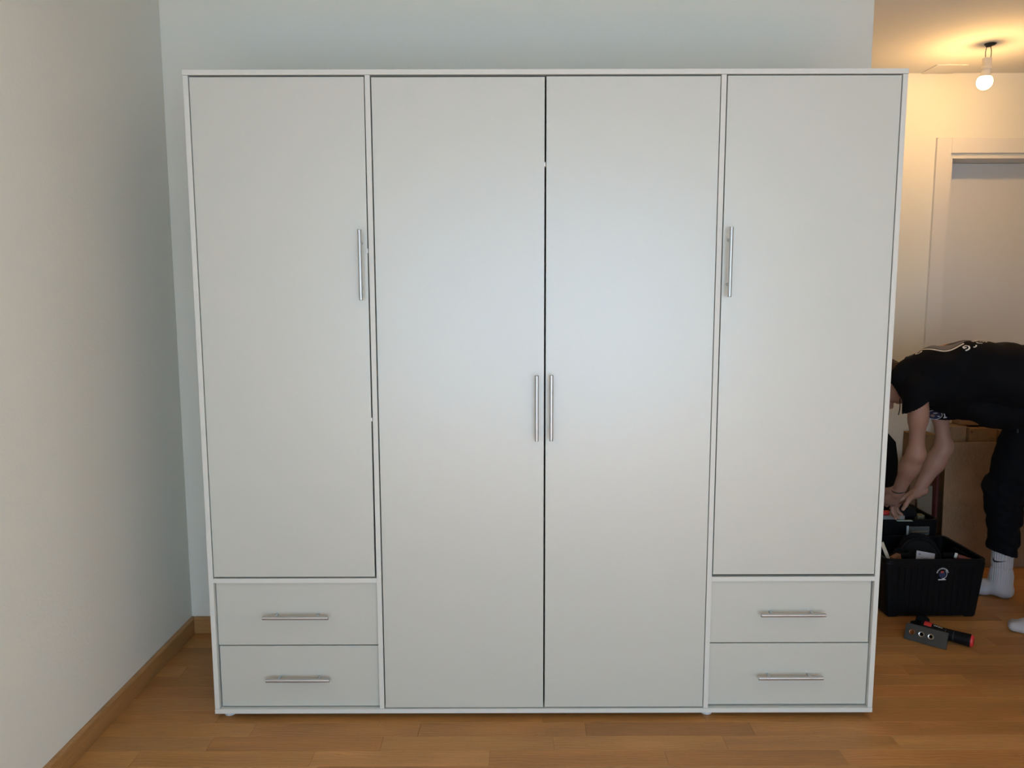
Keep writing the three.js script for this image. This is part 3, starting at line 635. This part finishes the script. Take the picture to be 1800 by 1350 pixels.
  const headF = (() => {
    const skull = blend([ellipsoid(H(0, 0.030, -0.012), [0.074, 0.092, 0.094], ax), ellipsoid(H(0, -0.045, 0.020), [0.060, 0.070, 0.068], ax), capsule(H(-0.018, -0.092, 0.066), H(0.018, -0.092, 0.066), 0.020, 0.020), capsule(H(-0.05, -0.06, 0.005), H(-0.02, -0.088, 0.055), 0.02, 0.018), capsule(H(0.05, -0.06, 0.005), H(0.02, -0.088, 0.055), 0.02, 0.018), capsule(H(-0.035, 0.024, 0.076), H(0.035, 0.024, 0.076), 0.012, 0.012)], 0.03);
    const feat = [capsule(H(0, 0.012, 0.084), H(0, -0.030, 0.106), 0.008, 0.012), capsule(H(-0.012, -0.032, 0.092), H(0.012, -0.032, 0.092), 0.008, 0.008), capsule(H(-0.018, -0.060, 0.086), H(0.018, -0.060, 0.086), 0.006, 0.006), capsule(H(-0.016, -0.070, 0.084), H(0.016, -0.070, 0.084), 0.006, 0.006), ellipsoid(H(0.078, -0.006, -0.012), [0.009, 0.031, 0.019], ax), ellipsoid(H(-0.078, -0.006, -0.012), [0.009, 0.031, 0.019], ax)];
    const eyes = [capsule(H(0.031, 0.004, 0.096), H(0.031, 0.004, 0.090), 0.014, 0.014), capsule(H(-0.031, 0.004, 0.096), H(-0.031, 0.004, 0.090), 0.014, 0.014)];
    const nk = capsule([1.750, 1.062, -0.995], H(0, -0.055, -0.02), 0.064, 0.056);
    return (x, y, z) => { let d = skull(x, y, z); for (const f of eyes) d = -smin(-d, f(x, y, z), 0.008); for (const f of feat) d = smin(d, f(x, y, z), 0.008); return smin(d, nk(x, y, z), 0.03); };
  })();
  skinParts.push(isoMesh(headF, [1.47, 0.86, -1.22], [1.72, 1.16, -0.92], 0.0042));
  // hands: palm of four rays, four fingers of three joints, thumb from the side of the palm
  const hand = (w, d, n, side, curl, spread) => {
    const t = nrmz(crossv(d, n)).map((v) => v * side), nn = nrmz(crossv(t, d).map((v) => v * side)), at = (a, b, c) => [0, 1, 2].map((i) => w[i] + d[i] * a + t[i] * b + nn[i] * c);
    const list = [], k = [[0.092, 0.028], [0.096, 0.010], [0.091, -0.009], [0.083, -0.027]];
    for (const [a, b] of k) list.push(capsule(at(0.004, b * 0.45, 0), at(a, b, -0.002), 0.0165, 0.0115));
    list.push(capsule(at(0.012, 0.016, 0.010), at(0.05, 0.024, 0.012), 0.014, 0.014), capsule(at(-0.03, 0, 0), at(0.01, 0, 0), 0.0255, 0.024));
    const palm = blend(list, 0.014), fingers = [];
    const len = [[0.043, 0.026, 0.021], [0.047, 0.030, 0.022], [0.044, 0.028, 0.022], [0.035, 0.021, 0.020]];
    k.forEach(([a, b], i) => {
      let p = at(a, b, -0.002), ang = curl[i] * 0.5; const pts = [[...p, 0.0098]];
      for (let j = 0; j < 3; j++) { const c = Math.cos(ang), s = Math.sin(ang), dir = [0, 1, 2].map((q) => d[q] * c + nn[q] * s + t[q] * spread * (1.5 - i)); p = add(p, nrmz(dir), len[i][j]); pts.push([...p, 0.0092 - 0.0009 * j]); ang += curl[i] * (j === 0 ? 0.9 : 0.6); }
      fingers.push(blend(chain(pts), 0.004));
    });
    const th = [[...at(0.022, 0.026, 0.008), 0.0140], [...at(0.052, 0.046, 0.022), 0.0112], [...at(0.078, 0.047, 0.038), 0.0100], [...at(0.098, 0.040, 0.048), 0.0085]];
    fingers.push(blend(chain(th), 0.006));
    return (x, y, z) => { let r = palm(x, y, z); let f = 1e9; for (const q of fingers) f = Math.min(f, q(x, y, z)); return smin(r, f, 0.007); };
  };
  const near = hand(nwr, nHandDir, nrmz([-0.3, -0.5, 0.62]).map((v) => -v), -1, [0.55, 0.6, 0.65, 0.7], 0.05);
  const far = hand(fwr, fHandDir, nrmz([-0.45, -0.85, 0.2]), 1, [0.75, 0.85, 0.9, 0.95], 0.03);
  skinParts.push(isoMesh(near, [1.58, 0.28, -1.24], [1.80, 0.57, -0.97], 0.0034), isoMesh(far, [1.62, 0.33, -1.26], [1.89, 0.55, -1.02], 0.0034));
  const skin = part('body', mergeGeometries(skinParts), M.skin, man);
  // eyes
  for (const s of [1, -1]) { const e = new THREE.SphereGeometry(0.0112, 20, 14); e.translate(...H(0.031 * s, 0.004, 0.0765)); const em = part('eye', e, std([0.5, 0.46, 0.43], 0.3), man); const ir = new THREE.SphereGeometry(0.0062, 14, 10); ir.translate(...H(0.031 * s, 0.001, 0.0826)); part('iris', ir, M.hair, em); const lid = new THREE.SphereGeometry(0.0128, 20, 12, 0, Math.PI * 2, 0, Math.PI * 0.42); lid.applyQuaternion(new THREE.Quaternion().setFromUnitVectors(V(0, 1, 0), V(...nrmz(add(U, Fd, 0.55))))); lid.translate(...H(0.031 * s, 0.004, 0.0765)); part('eyelid', lid, M.skin, em); }
  // hair: a close cap over the back and top of the skull
  {
    const cap = ellipsoid(H(0, 0.034, -0.018), [0.083, 0.101, 0.101], ax), nape = capsule(H(0, -0.02, -0.07), H(0, -0.065, -0.058), 0.05, 0.038), b = blend([cap, nape], 0.03);
    const f = (x, y, z) => { const p = [x - hc[0], y - hc[1], z - hc[2]], u = p[0] * U[0] + p[1] * U[1] + p[2] * U[2], v = p[0] * Fd[0] + p[1] * Fd[1] + p[2] * Fd[2], s = p[0] * S[0] + p[1] * S[1] + p[2] * S[2];
      const cut = v * 0.80 - u * 0.62 - 0.005 - (Math.abs(s) < 0.05 ? 0 : 0), fr = 0.0012 * Math.sin(s * 420 + 5 * Math.sin(u * 60)) + 0.0008 * Math.sin(u * 310 - v * 170 + s * 90); return Math.max(b(x, y, z) + fr, Math.min(cut, v - 0.075)); };
    part('hair', isoMesh(f, [1.46, 0.88, -1.25], [1.76, 1.17, -0.90], 0.0045), M.hair, man, 'short dark brown hair');
  }
  // T-shirt: loose shell with sleeves, the front hanging down
  const wob = (x, y, z) => 0.004 * Math.sin(x * 34 + z * 21 + 3 * Math.sin(y * 14)) + 0.003 * Math.sin(x * 61 - y * 30 + z * 17) + 0.003 * Math.sin(y * 47 + x * 19);
  const inflate = 0.022;
  const tor = []; for (const o of [-0.08, 0, 0.08]) tor.push(...chain(spine.map((p, i) => [...add(p, L, o * (i === 0 ? 1.2 : 1)), [0.075, 0.098, 0.098, 0.096, 0.105][i] + inflate])));
  const hang = [...chain([[1.790, 0.990, -1.00, 0.07], [1.930, 0.965, -0.915, 0.085], [2.020, 0.935, -0.865, 0.078], [2.100, 0.935, -0.825, 0.085]]), ...chain([[1.860, 0.985, -0.890, 0.055], [1.965, 0.945, -0.835, 0.06], [2.06, 0.94, -0.79, 0.06]]), ...chain([[1.95, 0.95, -1.02, 0.05], [2.07, 0.93, -0.93, 0.055]])];
  const nsl = add(nsh, add(nel, nsh, -1), 0.47), fsl = add(fsh, add(fel, fsh, -1), 0.62);
  const nearSleeve = blend([capsule(nsh, nsl, 0.068, 0.062), capsule([1.715, 1.03, -0.93], [1.690, 0.97, -0.895], 0.06, 0.05)], 0.03);
  const sleeves = [capsule(fsh, fsl, 0.074, 0.076), capsule(add(fsh, [0.03, 0, 0.02]), add(fsl, [0.035, 0, 0.02]), 0.068, 0.066)];
  const collar = capsule([1.755, 1.058, -0.995], [1.705, 1.056, -1.01], 0.085, 0.074);
  const shirtO = blend([...tor, ...shoulders.map((s) => (x, y, z) => s(x, y, z) - 0.012), ...hang, ...sleeves, collar], 0.045);
  const plane = (p, n) => (x, y, z) => (x - p[0]) * n[0] + (y - p[1]) * n[1] + (z - p[2]) * n[2];
  const nAx = nrmz(add(nel, nsh, -1)), fAx = nrmz(add(fel, fsh, -1));
  const nCut = plane([1.662, 0.942, -0.868], nrmz([0.66, -0.74, 0.1])), fCut = plane([1.93, 0.855, -1.12], nrmz([0.08, -1, -0.0]));
  const fArmZone = capsule(fsh, fel, 0.125, 0.125);
  const hemP = [2.135, 0.90, -0.80], hemN = nrmz([0.72, -0.62, 0.30]), hem = plane(hemP, hemN);
  const neckP = plane([1.690, 1.06, -1.01], nrmz(U)), neckZone = capsule([1.76, 1.06, -1.0], [1.60, 1.03, -1.06], 0.105, 0.105);
  const fArmSkin = capsule(fsh, fel, 0.062, 0.060);
  const shirt = (x, y, z) => {
    const w = wob(x, y, z); let d = smin(shirtO(x, y, z) + w, Math.max(nearSleeve(x, y, z) + w * 0.5, nCut(x, y, z)), 0.02);
    const fz = fArmZone(x, y, z); if (fz < 0.02) { const c = fCut(x, y, z); d = Math.max(d, c); if (c > -0.05) d = Math.max(d, -Math.max(fArmSkin(x, y, z), -0.05 - c)); }
    const h = hem(x, y, z); d = Math.max(d, h);
    if (h > -0.14) d = Math.max(d, -Math.max(shirtO(x, y, z) + 0.016, -0.12 - h));
    const nk = neckZone(x, y, z); if (nk < 0.02) d = Math.max(d, Math.min(neckP(x, y, z), 0.02 - nk));
    if (x < 1.80) d = Math.max(d, -Math.max(collarHole(x, y, z), 0));
    return d;
  };
  const collarHole = capsule([1.715, 1.055, -1.005], H(0, -0.02, -0.02), 0.066, 0.066);
  const sg = isoMesh((x, y, z) => { const d = shirt(x, y, z); return d; }, [1.54, 0.76, -1.32], [2.42, 1.30, -0.58], 0.0078);
  const sm = part('shirt', sg, M.shirt, man, 'loose black T-shirt with printed emblems');
  // prints on the shirt
  sm.updateMatrixWorld(true);
  const decal = (p, look, roll, size, mat, label) => {
    const o = new THREE.Object3D(); o.position.set(...p); o.lookAt(p[0] + look[0], p[1] + look[1], p[2] + look[2]); o.rotateZ(roll);
    const g = new DecalGeometry(sm, V(...p), o.rotation, V(...size));
    if (g.attributes.position && g.attributes.position.count) { const q = g.attributes.position, n = g.attributes.normal; for (let i = 0; i < q.count; i++) q.setXYZ(i, q.getX(i) + n.getX(i) * 0.0012, q.getY(i) + n.getY(i) * 0.0012, q.getZ(i) + n.getZ(i) * 0.0012); part('print', g, mat, sm, label).castShadow = false; }
  };
  const backEmblem = printed(512, 512, (x) => {
    arcMarks(x, 256, 256, 222, -4.0, -2.95, 6, 60, '#e2dfda'); arcMarks(x, 256, 256, 218, -1.62, -0.6, 6, 56, '#e2dfda');
    x.strokeStyle = '#dcd9d4'; x.lineWidth = 16; x.beginPath(); x.arc(256, 256, 176, 0, 7); x.stroke();
    x.fillStyle = '#6c6a70'; x.beginPath(); x.arc(256, 256, 160, 0, 7); x.fill();
    x.fillStyle = '#b98462'; x.beginPath(); x.ellipse(320, 250, 60, 90, 0.3, 0, 7); x.fill();
    x.fillStyle = '#23252f'; x.beginPath(); x.ellipse(200, 270, 70, 60, 0, 0, 7); x.fill();
  });
  decal([1.835, 1.185, -0.945], [-0.16, 1, 0.34], 2.2, [0.34, 0.34, 0.16], backEmblem, 'large round printed emblem on the back');
  const sleeveEmblem = printed(384, 256, (x) => {
    x.strokeStyle = '#b9bcc6'; x.lineWidth = 12; x.beginPath(); x.ellipse(150, 140, 120, 84, 0, 0, 7); x.stroke();
    x.fillStyle = '#1b2340'; x.beginPath(); x.ellipse(150, 140, 108, 72, 0, 0, 7); x.fill();
    x.fillStyle = '#8d8f9a'; x.beginPath(); x.ellipse(160, 110, 40, 14, -0.2, 0, 7); x.fill(); x.fillStyle = '#8a6a64'; x.beginPath(); x.ellipse(112, 160, 42, 24, 0.2, 0, 7); x.fill(); x.fillStyle = '#a9acb6'; x.beginPath(); x.ellipse(215, 168, 24, 12, 0.2, 0, 7); x.fill();
    x.strokeStyle = '#b9bcc6'; x.lineWidth = 20; x.beginPath(); x.moveTo(285, 40); x.lineTo(318, 186); x.moveTo(290, 192); x.lineTo(346, 180); x.stroke();
  });
  decal([1.878, 0.879, -1.060], [-0.5, 0.25, 0.85], 0, [0.098, 0.062, 0.12], sleeveEmblem, 'small oval printed emblem on the sleeve');
  // trousers
  const trW = (x, y, z) => (y < 0.62 ? 1 : 0.6) * (0.0034 * Math.sin(y * 58 + 3.4 * Math.sin(x * 23 + z * 15) + z * 30) + 0.0024 * Math.sin(y * 33 - x * 46 + 2 * Math.sin(z * 27)) + 0.0014 * Math.sin(y * 118 + x * 61 + z * 47));
  const leg = (h, k, a) => { const b = add(k, add(a, k, -1), 0.78); return [capsule(h, add(h, add(k, h, -1), 0.6), 0.118, 0.096), capsule(add(h, add(k, h, -1), 0.5), add(k, [-0.012, -0.02, 0]), 0.098, 0.078), capsule(add(k, [-0.012, -0.02, 0]), add(k, add(a, k, -1), 0.32), 0.078, 0.066), capsule(add(k, add(a, k, -1), 0.3), b, 0.069, 0.062)]; };
  const trO = blend([...leg(hipF, kneeF, ankF), ...leg(hipN, kneeN, ankN), capsule(add(spine[4], L, 0.07), add(spine[4], L, -0.07), 0.126, 0.126), capsule(add(spine[3], [0.05, -0.02, 0.0]), spine[4], 0.115, 0.126)], 0.04);
  const cuffCut = plane([2.22, 0.218, -1.03], nrmz([-0.28, -1, 0.0])), cuffCutN = plane([2.20, 0.212, -0.590], [0, -1, 0]);
  const waist = plane([2.09, 1.08, -0.80], nrmz([-0.95, 0.2, -0.2]));
  const ankSock = capsule(kneeF, ankF, 0.052, 0.046);
  const tr = (x, y, z) => { let d = trO(x, y, z) + trW(x, y, z); const c = z < -0.79 ? cuffCut(x, y, z) : cuffCutN(x, y, z); d = Math.max(d, c); return Math.max(d, waist(x, y, z)); };
  const trm = part('trousers', isoMesh(tr, [1.98, 0.17, -1.18], [2.52, 1.22, -0.40], 0.0085), M.trousers, man, 'black cuffed jogging trousers');
  part('drawstring', tube([[2.085, 0.93, -0.80], [2.075, 0.88, -0.79], [2.078, 0.84, -0.79]], 0.003, 16, 8), M.greyPlastic, trm);
  // socks
  const sock = (k, a, t) => { const f = blend([...foot(a, t, 0.0005), capsule(add(a, add(k, a, -1), 0.40), a, 0.046, 0.044), capsule(a, [a[0], 0.055, a[2]], 0.043, 0.039)], 0.028); const ang = (x, z) => Math.atan2(z - a[2], x - a[0]);
    return (x, y, z) => { let d = f(x, y, z); if (y > 0.075) d += 0.0016 * Math.sin(ang(x, z) * 34) * Math.min(1, (y - 0.075) / 0.02); d += 0.0022 * Math.exp(-Math.pow((y - 0.150 + 0.10 * (x - a[0])) / 0.006, 2)); return Math.max(d, y - 0.255, 0.0015 - y); }; };
  const sf = sock(kneeF, ankF, toeF);
  const sockF = part('sock', isoMesh(sf, [1.98, -0.006, -1.22], [2.34, 0.262, -0.94], 0.0034), M.sock, man, 'white ribbed sock with a small black mark');
  part('sock', isoMesh(sock(kneeN, ankN, toeN), [1.94, -0.006, -0.78], [2.32, 0.262, -0.48], 0.0034), M.sock, man, 'white ribbed sock at the picture edge');
  sockF.updateMatrixWorld(true);
  const tick = printed(256, 96, (x) => { x.fillStyle = '#0b0b10'; x.beginPath(); x.moveTo(30, 20); x.quadraticCurveTo(10, 66, 44, 76); x.quadraticCurveTo(90, 78, 240, 30); x.quadraticCurveTo(100, 58, 66, 52); x.quadraticCurveTo(34, 46, 30, 20); x.fill(); });
  { const p = [2.176, 0.192, -0.996], o = new THREE.Object3D(); o.position.set(...p); o.lookAt(p[0] - 0.80, p[1], p[2] + 0.58); const g = new DecalGeometry(sockF, V(...p), o.rotation, V(0.070, 0.040, 0.05)); const q = g.attributes.position, n = g.attributes.normal; for (let i = 0; i < q.count; i++) q.setXYZ(i, q.getX(i) + n.getX(i) * 0.0012, q.getY(i) + n.getY(i) * 0.0012, q.getZ(i) + n.getZ(i) * 0.0012); part('print', g, tick, sockF, 'black tick mark').castShadow = false; }
  // thin dark cord round the neck and a dark wristband
  part('neck_cord', tube([H(0.055, -0.085, -0.01), H(0.05, -0.075, 0.055), [1.662, 0.915, -0.985], [1.655, 0.888, -0.98]], 0.0022, 24, 8), M.wire, man, 'thin dark cord hanging at the neck');
  { const d = nrmz(add(nwr, nel, -1)), c = add(nwr, d, -0.012), t = new THREE.TorusGeometry(0.031, 0.0024, 8, 40); t.applyQuaternion(new THREE.Quaternion().setFromUnitVectors(V(0, 0, 1), V(...nrmz(add(d, [0.35, -0.1, 0.2]))))); t.translate(...c); part('wristband', t, M.wire, man, 'thin dark wristband'); }
}

renderer.render(scene, camera);
